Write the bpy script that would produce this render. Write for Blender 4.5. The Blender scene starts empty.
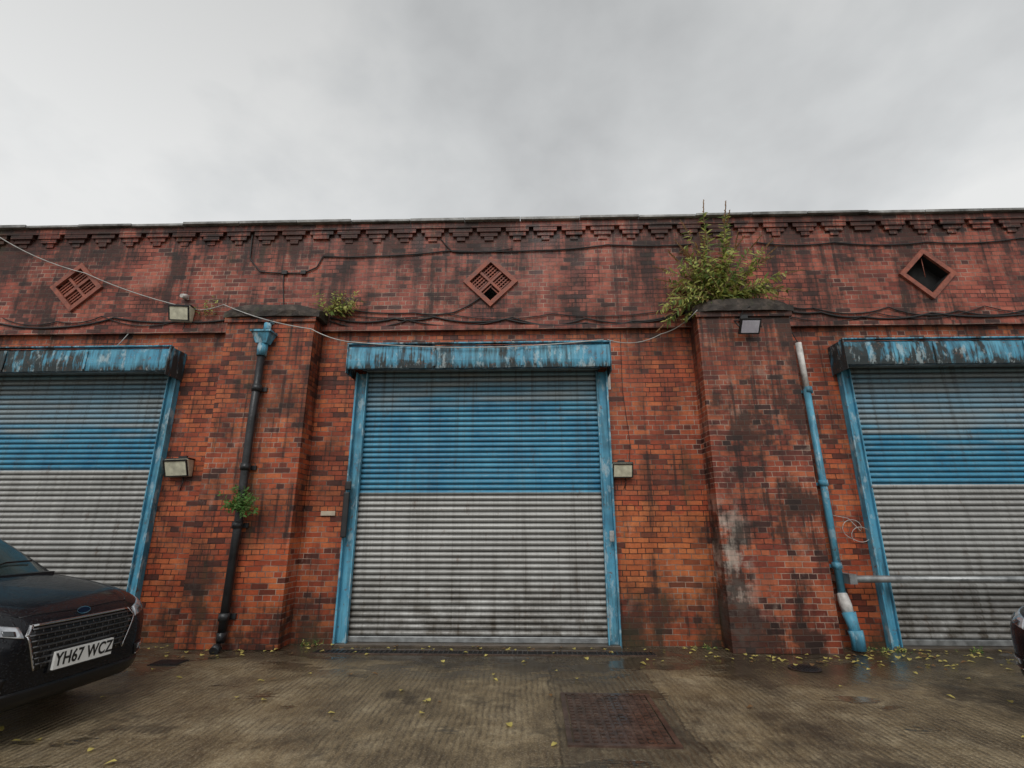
import bpy, bmesh, math, random
from mathutils import Vector, Matrix
from mathutils.bvhtree import BVHTree
R = random.Random(7)
scene = bpy.context.scene
COL = scene.collection

# ------------------------------------------------------------------ helpers
class NT:
    def __init__(s, name, world=False):
        if world:
            s.m = bpy.data.worlds.new(name)
        else:
            s.m = bpy.data.materials.new(name)
        s.m.use_nodes = True
        s.t = s.m.node_tree
        s.t.nodes.clear()
        if not world:
            s.out = s.t.nodes.new('ShaderNodeOutputMaterial')
            s.b = s.t.nodes.new('ShaderNodeBsdfPrincipled')
            s.t.links.new(s.b.outputs[0], s.out.inputs[0])
    def put(s, sock, v):
        if v is None: return
        if isinstance(v, bpy.types.NodeSocket): s.t.links.new(v, sock)
        else:
            if sock.type == 'RGBA' and not hasattr(v, '__len__'): v = (v, v, v, 1)
            if sock.type == 'RGBA' and len(v) == 3: v = (*v, 1)
            sock.default_value = v
    def set(s, **k):
        names = dict(color='Base Color', rough='Roughness', metal='Metallic', normal='Normal', coat='Coat Weight',
                     coatr='Coat Roughness', spec='Specular IOR Level', sub='Subsurface Weight')
        for a, v in k.items(): s.put(s.b.inputs[names[a]], v)
    def math(s, op, a, b=None, c=None, clamp=False):
        n = s.t.nodes.new('ShaderNodeMath'); n.operation = op; n.use_clamp = clamp
        s.put(n.inputs[0], a); s.put(n.inputs[1], b)
        if c is not None: s.put(n.inputs[2], c)
        return n.outputs[0]
    def mix(s, f, a, b, mode='MIX'):
        n = s.t.nodes.new('ShaderNodeMix'); n.data_type = 'RGBA'; n.blend_type = mode
        s.put(n.inputs[0], f); s.put(n.inputs[6], a); s.put(n.inputs[7], b)
        return n.outputs[2]
    def pos(s):
        n = s.t.nodes.new('ShaderNodeNewGeometry'); return n.outputs['Position']
    def obj(s):
        n = s.t.nodes.new('ShaderNodeTexCoord'); return n.outputs['Object']
    def sep(s, v):
        n = s.t.nodes.new('ShaderNodeSeparateXYZ'); s.put(n.inputs[0], v); return n.outputs
    def comb(s, x, y, z):
        n = s.t.nodes.new('ShaderNodeCombineXYZ')
        s.put(n.inputs[0], x); s.put(n.inputs[1], y); s.put(n.inputs[2], z); return n.outputs[0]
    def scale(s, v, sc, loc=(0, 0, 0)):
        n = s.t.nodes.new('ShaderNodeMapping'); s.put(n.inputs[0], v)
        n.inputs['Scale'].default_value = sc; n.inputs['Location'].default_value = loc; return n.outputs[0]
    def noise(s, v, sc, det=4, rough=.55, dist=0):
        n = s.t.nodes.new('ShaderNodeTexNoise'); s.put(n.inputs['Vector'], v)
        n.inputs['Scale'].default_value = sc; n.inputs['Detail'].default_value = det
        n.inputs['Roughness'].default_value = rough; n.inputs['Distortion'].default_value = dist
        return n.outputs['Fac']
    def vor(s, v, sc, feat='F1'):
        n = s.t.nodes.new('ShaderNodeTexVoronoi'); s.put(n.inputs['Vector'], v); n.feature = feat
        n.inputs['Scale'].default_value = sc; return n.outputs['Distance']
    def ramp(s, f, stops, interp='LINEAR'):
        n = s.t.nodes.new('ShaderNodeValToRGB'); s.put(n.inputs[0], f)
        cr = n.color_ramp; cr.interpolation = interp
        while len(cr.elements) < len(stops): cr.elements.new(.5)
        for e, (p, c) in zip(cr.elements, stops):
            e.position = p
            e.color = (*c, 1) if hasattr(c, '__len__') else (c, c, c, 1)
        return n.outputs[0]
    def mr(s, v, a, b, c=0., d=1.):
        n = s.t.nodes.new('ShaderNodeMapRange'); n.clamp = True
        s.put(n.inputs[0], v)
        for i, x in enumerate((a, b, c, d)): s.put(n.inputs[i+1], x)
        return n.outputs[0]
    def bump(s, h, st=.5, dist=.01, nrm=None):
        n = s.t.nodes.new('ShaderNodeBump'); n.inputs['Strength'].default_value = st
        n.inputs['Distance'].default_value = dist; s.put(n.inputs['Height'], h)
        if nrm is not None: s.put(n.inputs['Normal'], nrm)
        return n.outputs[0]
    def band(s, v, a, b, soft):
        return s.math('MULTIPLY', s.mr(v, a - soft, a + soft), s.mr(v, b - soft, b + soft, 1., 0.))

def simple(name, col, rough=.5, metal=0., var=.25, nsc=8, coat=0., bump=0.):
    n = NT(name); p = n.obj()
    f = n.noise(p, nsc, 4)
    c0 = tuple(c*(1-var) for c in col); c1 = tuple(min(1, c*(1+var)) for c in col)
    n.set(color=n.ramp(f, [(.3, c0), (.7, c1)]), rough=n.mr(f, .3, .7, max(.02, rough*.8), min(1, rough*1.2)), metal=metal, coat=coat)
    if bump: n.set(normal=n.bump(n.noise(p, nsc*6, 3), bump, .01))
    return n.m

def link(ob, parent=None):
    COL.objects.link(ob)
    if parent: ob.parent = parent
    return ob
def empty(name, loc=(0, 0, 0), rz=0):
    e = bpy.data.objects.new(name, None); e.location = loc; e.rotation_euler = (0, 0, rz); e.empty_display_size = .2
    return link(e)
def from_bm(bm, name, mats, parent=None, smooth=False, fixn=True):
    me = bpy.data.meshes.new(name)
    if fixn: bmesh.ops.recalc_face_normals(bm, faces=bm.faces)
    if smooth:
        for f in bm.faces: f.smooth = True
    bm.to_mesh(me); bm.free()
    for m in (mats if isinstance(mats, (list, tuple)) else [mats]): me.materials.append(m)
    return link(bpy.data.objects.new(name, me), parent)
def bbox(bm, x0, x1, y0, y1, z0, z1, mi=0, mtx=None):
    vs = [bm.verts.new((x, y, z)) for x in (x0, x1) for y in (y0, y1) for z in (z0, z1)]
    if mtx is not None:
        for v in vs: v.co = mtx @ v.co
    for q in ((0, 1, 3, 2), (4, 6, 7, 5), (0, 4, 5, 1), (2, 3, 7, 6), (0, 2, 6, 4), (1, 5, 7, 3)):
        f = bm.faces.new([vs[i] for i in q]); f.material_index = mi
    return vs
def boxes(name, lst, mats, parent=None, bevel=0.):
    bm = bmesh.new()
    for b in lst: bbox(bm, *b)
    o = from_bm(bm, name, mats, parent)
    if bevel:
        m = o.modifiers.new('bev', 'BEVEL'); m.width = bevel; m.segments = 2; m.limit_method = 'ANGLE'
    return o
def tube(bm, pts, r, n=8, mi=0, cap=True):
    pts = [Vector(p) for p in pts]; rings = []
    for i, p in enumerate(pts):
        t = (pts[min(i+1, len(pts)-1)] - pts[max(i-1, 0)]).normalized()
        ref = Vector((0, 0, 1)) if abs(t.z) < .9 else Vector((0, 1, 0))
        a = t.cross(ref).normalized(); b = t.cross(a).normalized()
        rr = r[i] if hasattr(r, '__len__') else r
        rings.append([bm.verts.new(p + (a*math.cos(k*2*math.pi/n) + b*math.sin(k*2*math.pi/n))*rr) for k in range(n)])
    for A, B in zip(rings, rings[1:]):
        for k in range(n):
            f = bm.faces.new((A[k], A[(k+1) % n], B[(k+1) % n], B[k])); f.material_index = mi; f.smooth = True
    if cap:
        for r_ in (rings[0], rings[-1]):
            f = bm.faces.new(r_); f.material_index = mi
def sagline(pts, sag=.05, n=8):
    out = []
    for i in range(len(pts)-1):
        a, b = Vector(pts[i]), Vector(pts[i+1]); L = (b-a).length
        sg = sag[i] if hasattr(sag, '__len__') else sag*min(1, L)
        for k in range(n):
            t = k/n; p = a.lerp(b, t); p.z -= sg*4*t*(1-t); out.append(p)
    out.append(Vector(pts[-1])); return out
def apply_mods(o):
    dg = bpy.context.evaluated_depsgraph_get(); dg.update()
    me = bpy.data.meshes.new_from_object(o.evaluated_get(dg))
    o.modifiers.clear(); o.data = me

# ------------------------------------------------------------------ materials
def brick_mat(name, tones, dark=0., zone=None, offx=0., pale=0.):
    n = NT(name); p = n.pos(); x, y, z = n.sep(p)[:3]
    wob = n.noise(p, 1.3, 2); wob2 = n.noise(p, 9, 1)
    zz = n.math('ADD', z, n.math('MULTIPLY', n.math('SUBTRACT', wob, .5), .03))
    zz = n.math('ADD', zz, n.math('MULTIPLY', n.math('SUBTRACT', wob2, .5), .008))
    uu = n.math('ADD', n.math('ADD', x, y), offx)
    uu = n.math('ADD', uu, n.math('MULTIPLY', n.math('SUBTRACT', wob2, .5), .014))
    v = n.comb(uu, zz, 0)
    bt = n.t.nodes.new('ShaderNodeTexBrick'); n.put(bt.inputs['Vector'], v)
    bt.offset = .5; bt.offset_frequency = 2; bt.squash = .5; bt.squash_frequency = 4
    bt.inputs['Color1'].default_value = (0, 0, 0, 1); bt.inputs['Color2'].default_value = (1, 1, 1, 1)
    bt.inputs['Mortar'].default_value = (.5, .5, .5, 1)
    bt.inputs['Scale'].default_value = 1; bt.inputs['Mortar Size'].default_value = .0055
    bt.inputs['Mortar Smooth'].default_value = .2; bt.inputs['Bias'].default_value = 0
    bt.inputs['Brick Width'].default_value = .218; bt.inputs['Row Height'].default_value = .070
    rnd, fac = bt.outputs['Color'], bt.outputs['Fac']
    drift = n.noise(p, .6, 3, .65)
    val = n.math('ADD', n.math('MULTIPLY', rnd, .66), n.math('MULTIPLY', n.mr(drift, .3, .7), .34))
    c = n.ramp(val, [(i/(len(tones)-1)*.84+.08, t) for i, t in enumerate(tones)])
    if zone == 'low':
        zx = n.math('ADD', x, n.math('MULTIPLY', n.math('SUBTRACT', wob, .5), 1.1))
        zt = n.math('ADD', z, n.math('MULTIPLY', n.math('SUBTRACT', n.noise(p, 2.2, 2), .5), .9))
        new = n.math('MULTIPLY', n.band(zx, 1.12, 2.5, .05), n.band(zt, .5, 1.75, .05))
        new = n.mr(new, .35, .55)
        c = n.mix(n.math('MULTIPLY', new, .75), c, n.ramp(rnd, [(0, (.42, .10, .028)), (1, (.60, .19, .06))]))
    fine = n.noise(p, 34, 3, .7)
    c = n.mix(n.mr(fine, .45, .72, 0, .5), c, n.mix(.55, c, (.04, .016, .012)))
    # scattered burnt / blackened bricks
    c = n.mix(n.math('MULTIPLY', n.mr(rnd, .13, .09, 0., .75), n.mr(drift, .38, .55, .3, 1.)), c, (.035, .018, .016))
    mm = n.mr(n.noise(p, .9, 4, .68), .44-pale, .60-pale)
    mort = n.mix(mm, (.045, .02, .015), (.46, .31, .24))
    c = n.mix(fac, c, mort)
    ef = n.mr(n.noise(n.scale(p, (1.6, 1.6, .8)), 1.5, 6, .75), .59, .71)
    ef = n.math('MULTIPLY', ef, n.mr(z, 3.2, 1.0, .45, .95))
    c = n.mix(n.math('MULTIPLY', ef, .45), c, (.56, .43, .36))
    if zone == 'pil':
        w = n.math('MULTIPLY', n.mr(n.noise(p, 3.2, 5, .72), .44, .56), n.math('MULTIPLY', n.band(x, 2.3, 2.78, .12), n.band(z, .12, 1.75, .2)))
        c = n.mix(n.math('MULTIPLY', w, .7), c, (.58, .50, .42))
        w = n.mr(n.noise(n.scale(p, (1, 1, 1), (5, 5, 5)), 2.6, 6, .78), .56, .67)
        c = n.mix(n.math('MULTIPLY', w, .4), c, (.50, .38, .30))
    st = n.noise(n.scale(p, (3.2, 3.2, .26)), 1.6, 5, .7)
    nar = n.noise(n.scale(p, (5.5, 5.5, .16)), 2.0, 3, .7)
    blot = n.noise(p, 1.25, 5, .7)
    grime = n.math('ADD', n.math('MULTIPLY', n.mr(st, .43, .62), n.mr(z, 2.6, 5.8, .35, .95)),
                   n.math('MULTIPLY', n.mr(blot, .45, .62), .85 + dark))
    grime = n.math('ADD', grime, n.math('MULTIPLY', n.mr(z, 5.4, 5.95), n.mr(st, .3, .6, .15, .7)))
    grime = n.math('ADD', grime, n.math('MULTIPLY', n.mr(nar, .54, .64), n.mr(blot, .40, .56, .15, .8)))
    if zone in ('pil', 'pilL'):
        grime = n.math('ADD', grime, n.math('MULTIPLY', n.mr(z, 3.0, 4.35), n.mr(nar, .38, .58, .1, .9)))
    damp = n.math('MULTIPLY', n.mr(z, 1.1, .0), n.mr(blot, .34, .56, .3, 1.))
    grime = n.math('ADD', grime, n.math('MULTIPLY', damp, .85))
    grime = n.math('MULTIPLY', grime, .70 + dark*.4, clamp=True)
    c = n.mix(grime, c, n.mix(.86, c, (.018, .012, .010)))
    alg = n.math('MULTIPLY', n.mr(n.noise(n.scale(p, (2.2, 2.2, .4), (3, 1, 0)), 1.5, 4, .7), .60, .72), .35)
    c = n.mix(alg, c, (.05, .055, .02))
    if zone == 'low':
        a2 = n.math('MULTIPLY', n.mr(z, .35, .0), n.mr(wob, .4, .6))
        c = n.mix(n.math('MULTIPLY', a2, .6), c, (.045, .048, .02))
    h = n.math('SUBTRACT', n.math('MULTIPLY', fine, .45), fac)
    h = n.math('ADD', h, n.math('MULTIPLY', rnd, .35))
    n.set(color=c, rough=n.mr(blot, .3, .7, .36, .7), normal=n.bump(h, .9, .009), spec=.34)
    return n.m

T_up = [(.10, .024, .017), (.25, .052, .034), (.36, .082, .05), (.47, .13, .08), (.32, .082, .058)]
T_lo = [(.11, .025, .014), (.33, .060, .024), (.46, .092, .032), (.56, .15, .05), (.38, .088, .045)]
T_pil = [(.045, .018, .015), (.20, .042, .026), (.36, .075, .034), (.50, .14, .06), (.23, .072, .055)]
M_up = brick_mat('brick_upper', T_up, .1, pale=.04)
M_lo = brick_mat('brick_lower', T_lo, 0., 'low')
M_pil = brick_mat('brick_pilaster', T_pil, .38, 'pil', .07, .06)
M_pilL = brick_mat('brick_pilaster_red', T_lo, .12, 'pilL', .07)

def stone_mat():
    n = NT('weathered_stone'); p = n.pos()
    f = n.noise(p, 5, 6, .7); c = n.ramp(f, [(.3, (.018, .015, .013)), (.5, (.045, .036, .03)), (.7, (.13, .10, .08))])
    c = n.mix(n.mr(n.noise(p, 9, 4), .55, .7, 0, .6), c, (.035, .042, .016))
    n.set(color=c, rough=.6, spec=.3, normal=n.bump(f, .9, .04)); return n.m
M_stone = stone_mat()
def coping_mat():
    n = NT('coping_concrete'); p = n.pos()
    f = n.noise(p, 3, 5, .7); c = n.ramp(f, [(.35, (.08, .08, .075)), (.55, (.26, .26, .25)), (.7, (.46, .46, .45))])
    n.set(color=c, rough=.45, normal=n.bump(n.noise(p, 20, 3), .5, .01)); return n.m
M_cop = coping_mat()

def shutter_mat(name, zb, ztop, seed=0.):
    n = NT(name); p = n.pos(); x, y, z = n.sep(p)[:3]
    q = n.scale(p, (1, 1, 1), (seed, 0, seed))
    slat = n.math('FLOOR', n.math('DIVIDE', n.math('SUBTRACT', z, .1), .075))
    sl = n.noise(n.comb(n.math('MULTIPLY', x, .35), slat, seed), 1.7, 2)
    str_ = n.noise(n.scale(q, (7, 1, .35)), 1.5, 4, .7)
    galv = n.ramp(n.math('ADD', n.math('MULTIPLY', sl, .6), n.math('MULTIPLY', str_, .4)), [(.3, (.27, .27, .255)), (.5, (.40, .40, .385)), (.7, (.52, .52, .50))])
    blue = n.ramp(n.noise(q, 2.2, 4, .6), [(.3, (.03, .19, .33)), (.7, (.08, .32, .47))])
    worn = n.mix(.5, blue, (.36, .44, .47))
    fade = n.mr(n.math('ADD', z, n.math('MULTIPLY', n.math('SUBTRACT', sl, .5), 1.1)), ztop-.12, ztop+.12)
    bl = n.mix(n.math('MULTIPLY', fade, .85), blue, n.mix(n.mr(sl, .42, .6), worn, (.30, .33, .33)))
    wear = n.mr(n.noise(n.scale(q, (2, 1, 14)), 3, 4, .75), .55, .70)
    bl = n.mix(n.math('MULTIPLY', wear, .5), bl, (.30, .38, .42))
    isb = n.math('GREATER_THAN', z, zb)
    c = n.mix(isb, galv, bl)
    run = n.mr(n.noise(n.scale(q, (9, 1, .22)), 1.4, 5, .72), .50, .72)
    g = n.math('MULTIPLY', run, n.mr(z, 3.7, 2.4, .9, .45))
    low = n.math('MULTIPLY', n.mr(z, 1.4, .05), n.mr(n.noise(q, 3.5, 5, .72), .36, .62, .1, .9))
    g = n.math('ADD', g, low, clamp=True)
    c = n.mix(g, c, (.085, .07, .052))
    rust = n.math('MULTIPLY', n.mr(n.noise(n.scale(q, (3, 1, 1.2)), 2.2, 5, .78), .59, .69), .55)
    c = n.mix(rust, c, (.12, .065, .035))
    fr = n.math('FRACT', n.math('DIVIDE', n.math('SUBTRACT', z, .1), .075))
    j = n.math('ADD', n.mr(fr, .0, .22, 1., 0.), n.mr(fr, .80, .97, 0., 1.), clamp=True)
    c = n.mix(n.math('MULTIPLY', j, .9), c, (.022, .02, .018))
    n.set(color=c, rough=n.mr(str_, .3, .7, .35, .6), metal=n.math('MULTIPLY', n.math('SUBTRACT', 1., isb), .3),
          normal=n.bump(n.noise(q, 14, 2), .15, .01))
    return n.m

def blue_paint(name, grime=.5, thr=.40, patchy=False):
    n = NT(name); p = n.pos(); x, y, z = n.sep(p)[:3]
    base = n.ramp(n.noise(p, 3, 4, .6), [(.3, (.06, .28, .44)), (.7, (.14, .43, .58))])
    run = n.noise(n.scale(p, (11, 11, .9)), 1.3, 5, .75)
    blot = n.noise(p, 1.0 if patchy else 1.4, 4, .65)
    g = n.math('MULTIPLY', n.mr(run, thr, thr+.16), n.mr(blot, .38, .56, .2, 1.))
    if patchy:
        g = n.math('ADD', g, n.math('MULTIPLY', n.mr(blot, .54, .60), n.mr(run, .3, .5, .2, .8)))
        rim = n.math('MULTIPLY', n.mr(z, 3.74, 3.65), n.mr(run, .3, .5, .2, .8)); g = n.math('ADD', g, rim)
    c = n.mix(n.math('MULTIPLY', g, grime*1.5, clamp=True), base, (.03, .04, .042))
    chip = n.mr(n.noise(p, 16, 5, .75), .60, .64)
    c = n.mix(n.math('MULTIPLY', chip, .8), c, (.16, .075, .045))
    pale = n.mr(n.noise(n.scale(p, (1, 1, .5)), 8, 4, .7), .55, .63)
    c = n.mix(n.math('MULTIPLY', pale, .5), c, (.50, .60, .62))
    n.set(color=c, rough=n.mr(run, .3, .7, .3, .6), spec=.35, normal=n.bump(n.noise(p, 12, 4), .3, .012)); return n.m
M_hood = blue_paint('blue_hood_paint', .68, .41, True)
M_frame = blue_paint('blue_frame_paint', .42)
M_black = simple('black_rubber', (.015, .015, .016), .5)
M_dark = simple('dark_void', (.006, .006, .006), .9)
M_iron = simple('black_iron_pipe', (.022, .023, .025), .38, .1, .5, 6, bump=.4)
M_galv = simple('galvanised_steel', (.30, .31, .31), .42, .6, .35, 9, bump=.2)
M_cream = simple('cream_plastic', (.58, .55, .42), .4, 0, .25, 14)
M_lens = simple('aged_diffuser', (.62, .60, .46), .2, 0, .3, 9, coat=.5)
M_led = simple('led_glass', (.55, .54, .62), .12, 0, .08, 30, coat=1)
M_cable = simple('cable_black', (.02, .018, .018), .6)
M_cablew = simple('cable_white', (.42, .42, .40), .5)
M_white = simple('white_pipe_paint', (.6, .58, .55), .45, 0, .3, 14)
M_terra = simple('terracotta_vent', (.26, .078, .048), .6, 0, .45, 10, bump=.5)
M_stepc = simple('wet_concrete', (.08, .062, .045), .4, 0, .4, 5, bump=.4)

# ------------------------------------------------------------------ building
B = empty('brick_warehouse')
X0, X1 = -17.0, 17.0
openings = [(-15.6, -12.2), (-8.73, -5.32), (-2.40, 1.07), (4.62, 8.02), (11.5, 14.9)]
ZD = 3.90
lst = []; cur = X0
for a, b in openings:
    lst.append((cur, a, 0, .35, 0, 4.35)); lst.append((a, b, 0, .35, ZD, 4.35)); cur = b
lst.append((cur, X1, 0, .35, 0, 4.35))
boxes('lower_walls', lst, M_lo, B)
diam = [(-13.75, 5.13), (-7.13, 5.13), (-.54, 5.13), (6.09, 5.16), (12.7, 5.14)]
up = boxes('upper_wall', [(X0, X1, -.055, .35, 4.353, 6.16)], M_up, B)
bm = bmesh.new()
for dx, dz in diam:
    m = Matrix.Translation((dx, 0, dz)) @ Matrix.Rotation(math.radians(45), 4, 'Y')
    bbox(bm, -.235, .235, -.3, .6, -.235, .235, 0, m)
cut = from_bm(bm, 'cutter', M_up)
md = up.modifiers.new('b', 'BOOLEAN'); md.object = cut; md.operation = 'DIFFERENCE'; md.solver = 'EXACT'
apply_mods(up); bpy.data.objects.remove(cut)
boxes('side_and_rear_walls', [(X0, X0+.35, .353, 12, 0, 6.1), (X1-.35, X1, .353, 12, 0, 6.1), (X0+.353, X1-.353, 11.65, 12, 0, 6.1)], M_lo, B)
boxes('roof', [(X0+.36, X1-.36, .36, 11.6, 5.75, 5.9)], M_stone, B)
lst = []
lst.append((X0, X1, -.085, -.056, 4.33, 4.40))
x = X0
while x < X1 - .45:
    j = lambda: R.uniform(-.008, .008)
    lst.append((x+.04+j(), x+.41+j(), -.112+j(), -.056, 5.99, 6.058))
    lst.append((x+.095+j(), x+.355+j(), -.094+j(), -.056, 5.92, 5.987))
    if R.random() > .12: lst.append((x+.16+j(), x+.29+j(), -.076+j(), -.056, 5.85, 5.917))
    x += .45
lst.append((X0, X1, -.125, -.056, 6.06, 6.158))
boxes('corbelled_cornice', lst, M_up, B)
lst = []; x = X0-.05
while x < X1:
    w = R.uniform(.85, .95); dz = R.uniform(-.007, .010)
    lst.append((x+.004, x+w-.004, -.185+R.uniform(-.012, .012), .42, 6.162+dz, 6.205+dz+R.uniform(-.004, .008))); x += w
boxes('coping', lst, M_cop, B, .006)
for cx, mt in ((-10.65, M_pil), (-3.76, M_pilL), (3.12, M_pil), (10.0, M_pil)):
    boxes('pilaster', [(cx-.655, cx+.655, -.35, -.003, 0, 4.44)], mt, B, .008)
    bm = bmesh.new()
    nseg = 9; xs = [cx-.72+1.44*i/nseg for i in range(nseg+1)]; rings = []
    for i, xx in enumerate(xs):
        t = abs(2*i/nseg-1); top = 4.675 - .10*t**4 + R.uniform(-.012, .012)
        sh = .06*(t**6)
        pr = [(-.058, 4.443), (-.43+sh+R.uniform(-.01, .01), 4.443), (-.435+sh+R.uniform(-.012, .012), 4.53), (-.38+sh, top-.03), (-.25, top), (-.058, top+.015)]
        rings.append([bm.verts.new((xx, y_, z_)) for y_, z_ in pr])
    for A, C in zip(rings, rings[1:]):
        for k in range(6): bm.faces.new((A[k], A[(k+1) % 6], C[(k+1) % 6], C[k]))
    bm.faces.new(rings[0]); bm.faces.new(rings[-1])
    from_bm(bm, 'pilaster_cap', M_stone, B)
    boxes('pilaster_cap_course', [(cx-.68, cx+.68, -.385, -.351, 4.37, 4.441)], mt, B)
for i, (dx, dz) in enumerate(diam):
    m = Matrix.Translation((dx, 0, dz)) @ Matrix.Rotation(math.radians(45), 4, 'Y')
    bm = bmesh.new()
    o_, i_ = .30, .232
    for q in ((-o_, o_, i_, o_), (-o_, o_, -o_, -i_), (-o_, -i_, -i_+.001, i_-.001), (i_, o_, -i_+.001, i_-.001)):
        bbox(bm, q[0], q[1], -.095, -.057, q[2], q[3], 0, m)
    if i != 3:
        bbox(bm, -.02, .02, -.075, -.02, -.231, .231, 0, m)
        bbox(bm, -.231, -.0201, -.075, -.02, -.02, .02, 0, m); bbox(bm, .0201, .231, -.075, -.02, -.02, .02, 0, m)
        for k in range(-4, 5):
            if k == 0: continue
            c = k*.048
            lo = -.02 if (i == 2 and k > 1) else -.23
            bbox(bm, c-.009, c+.009, -.05, -.035, lo, .23, 0, m)
            hi = .02 if (i == 2 and k < -1) else .23
            bbox(bm, -.23, hi, -.034, -.02, c-.009, c+.009, 0, m)
    else:
        tube(bm, [m @ Vector((-.2, -.03, .2)), m @ Vector((.02, -.03, -.03))], .006, 5)
    from_bm(bm, 'diamond_vent', M_terra, B)
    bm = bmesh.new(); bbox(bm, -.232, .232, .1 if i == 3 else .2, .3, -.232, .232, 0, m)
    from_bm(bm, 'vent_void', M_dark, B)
    if i == 3:
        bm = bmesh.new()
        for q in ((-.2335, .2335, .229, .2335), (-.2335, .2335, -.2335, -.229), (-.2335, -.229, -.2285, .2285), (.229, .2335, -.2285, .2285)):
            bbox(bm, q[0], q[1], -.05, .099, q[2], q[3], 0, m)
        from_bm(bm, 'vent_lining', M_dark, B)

def shutter(a, b, zb, ztop, seed):
    mt = shutter_mat('shutter_laths', zb, ztop, seed)
    bm = bmesh.new(); prev = None; pitch = .075
    N = int((ZD+.05-.1)/pitch)
    for k in range(N):
        dy = R.uniform(-.003, .003)
        for j in range(9):
            t = j/9
            y = .05 - .027*math.sin(math.pi*min(1, t/.86))**.75 if t < .86 else .054
            zc = .1+(k+t)*pitch
            mid = (a+b)/2
            v = (bm.verts.new((a, y, zc)), bm.verts.new((mid, y+dy, zc+dy*.6)), bm.verts.new((b, y, zc)))
            if prev:
                for s in (0, 1): bm.faces.new((prev[s], prev[s+1], v[s+1], v[s]))
            prev = v
    from_bm(bm, 'shutter_curtain', mt, B)
    boxes('shutter_bottom_rail', [(a, b, .0, .07, .03, .098)], M_galv, B, .006)
    L = []
    for s, e in ((-1, a), (1, b)):
        xs = sorted((e + s*.11, e - s*.05))
        L.append((xs[0], xs[1], -.03, -.001, .0, 3.66))
        xo = sorted((e + s*.11, e + s*.085)); L.append((xo[0], xo[1], -.11, -.031, .0, 3.66))
        xi = sorted((e - s*.05, e - s*.035)); L.append((xi[0], xi[1], -.075, -.031, .0, 3.66))
    boxes('shutter_guides', L, M_frame, B, .003)
    bm = bmesh.new(); h0, h1 = a-.16, b+.12
    prof = [(-.003, 4.00), (-.31, 4.00), (-.355, 3.96), (-.36, 3.76), (-.345, 3.65), (-.31, 3.64), (-.31, 3.66), (-.33, 3.76), (-.33, 3.94), (-.003, 3.97)]
    nseg = 3; w = (h1-h0)/nseg
    for k in range(nseg):
        xa, xb = h0+k*w+(.003 if k else 0), h0+(k+1)*w-.003
        A_ = None
        for q in range(7):
            xx = xa+(xb-xa)*q/6; dy = R.uniform(-.006, .006); dz = R.uniform(-.004, .004)
            C_ = [bm.verts.new((xx, yy+dy*(yy < -.1), zz+dz*(zz < 3.8 or yy < -.1))) for yy, zz in prof]
            if A_:
                for i in range(len(prof)): bm.faces.new((A_[i], A_[(i+1) % len(prof)], C_[(i+1) % len(prof)], C_[i]))
            else: bm.faces.new(C_)
            A_ = C_
        bm.faces.new(A_)
        if k: bbox(bm, xa-.02, xa+.02, -.372, -.366, 3.67, 3.96)
    for e in (h0-.012, h1+.002):
        bbox(bm, e, e+.01, -.372, -.003, 3.58, 4.01)
    bbox(bm, h0-.02, h1+.02, -.378, -.30, 4.008, 4.026)
    from_bm(bm, 'shutter_hood', M_hood, B)
    bm = bmesh.new()
    tube(bm, [(a, -.13, 3.80), (b, -.13, 3.80)], .12, 16); from_bm(bm, 'shutter_roll', M_galv, B)
sp = [(2.1, 3.1, 1.3), (2.26, 2.85, 5.1), (1.93, 3.2, 9.7), (2.03, 2.75, 14.2), (2.1, 3.0, 21.)]
for (a, b), (zb, zt, sd) in zip(openings, sp):
    shutter(a, b, zb, zt, sd)
boxes('door_thresholds', [(a-.1, b+.1, -.12, .34, -.02, .028) for a, b in openings], M_stepc, B, .006)
boxes('rubber_buffer', [(-2.52, -2.44, -.16, -.111, 1.33, 1.93), (-2.515, -2.43, -.15, -.111, 1.96, 2.08)], M_black, B, .015)
boxes('lock_box', [(1.09, 1.15, -.14, -.111, 1.28, 1.42)], M_galv, B, .005)
boxes('wall_vent', [(-2.86, -2.66, -.03, -.001, 1.62, 1.68)], simple('vent_cream', (.5, .42, .32), .6), B)
boxes('wall_sign_plate', [(1.19, 1.235, -.01, -.001, 3.4, 3.65)], M_white, B)

# ------------------------------------------------------------------ pipes
P = empty('drainpipe', (-3.78, -.44, 0))
bm = bmesh.new()
tube(bm, [(0, 0, .10), (.01, 0, 1.5), (-.01, 0, 2.8), (0, 0, 3.95)], .052, 14)
for z in (.35, 1.45, 2.2, 3.3): tube(bm, [(0, 0, z), (0, 0, z+.09)], .066, 14); bbox(bm, -.11, .11, .06, .088, z+.01, z+.07)
tube(bm, [(0, 0, .22), (0, 0, .12), (0, -.05, .06), (0, -.12, .03)], .058, 12)
from_bm(bm, 'downpipe', M_iron, P)
bm = bmesh.new()
vs = bbox(bm, -.13, .13, -.11, .085, 4.00, 4.15)
for v in vs:
    if v.co.z < 4.1: v.co.x *= .6; v.co.y = v.co.y*.6
bbox(bm, -.15, .15, -.13, .087, 4.153, 4.18)
tube(bm, [(0, 0, 3.82), (0, 0, 4.0)], .068, 14)
tube(bm, [(.03, 0, 4.18), (.03, .0, 4.30), (.03, .08, 4.36)], .05, 10)
from_bm(bm, 'hopper', M_hood, P)
P = empty('soil_pipe', (4.0, -.12, 0))
bm = bmesh.new()
tube(bm, [(-.02, 0, 3.35), (-.03, 0, 4.05)], .042, 14, 1)
tube(bm, [(0, 0, .62), (-.005, 0, 1.9), (-.02, 0, 3.35)], .046, 14, 0)
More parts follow.
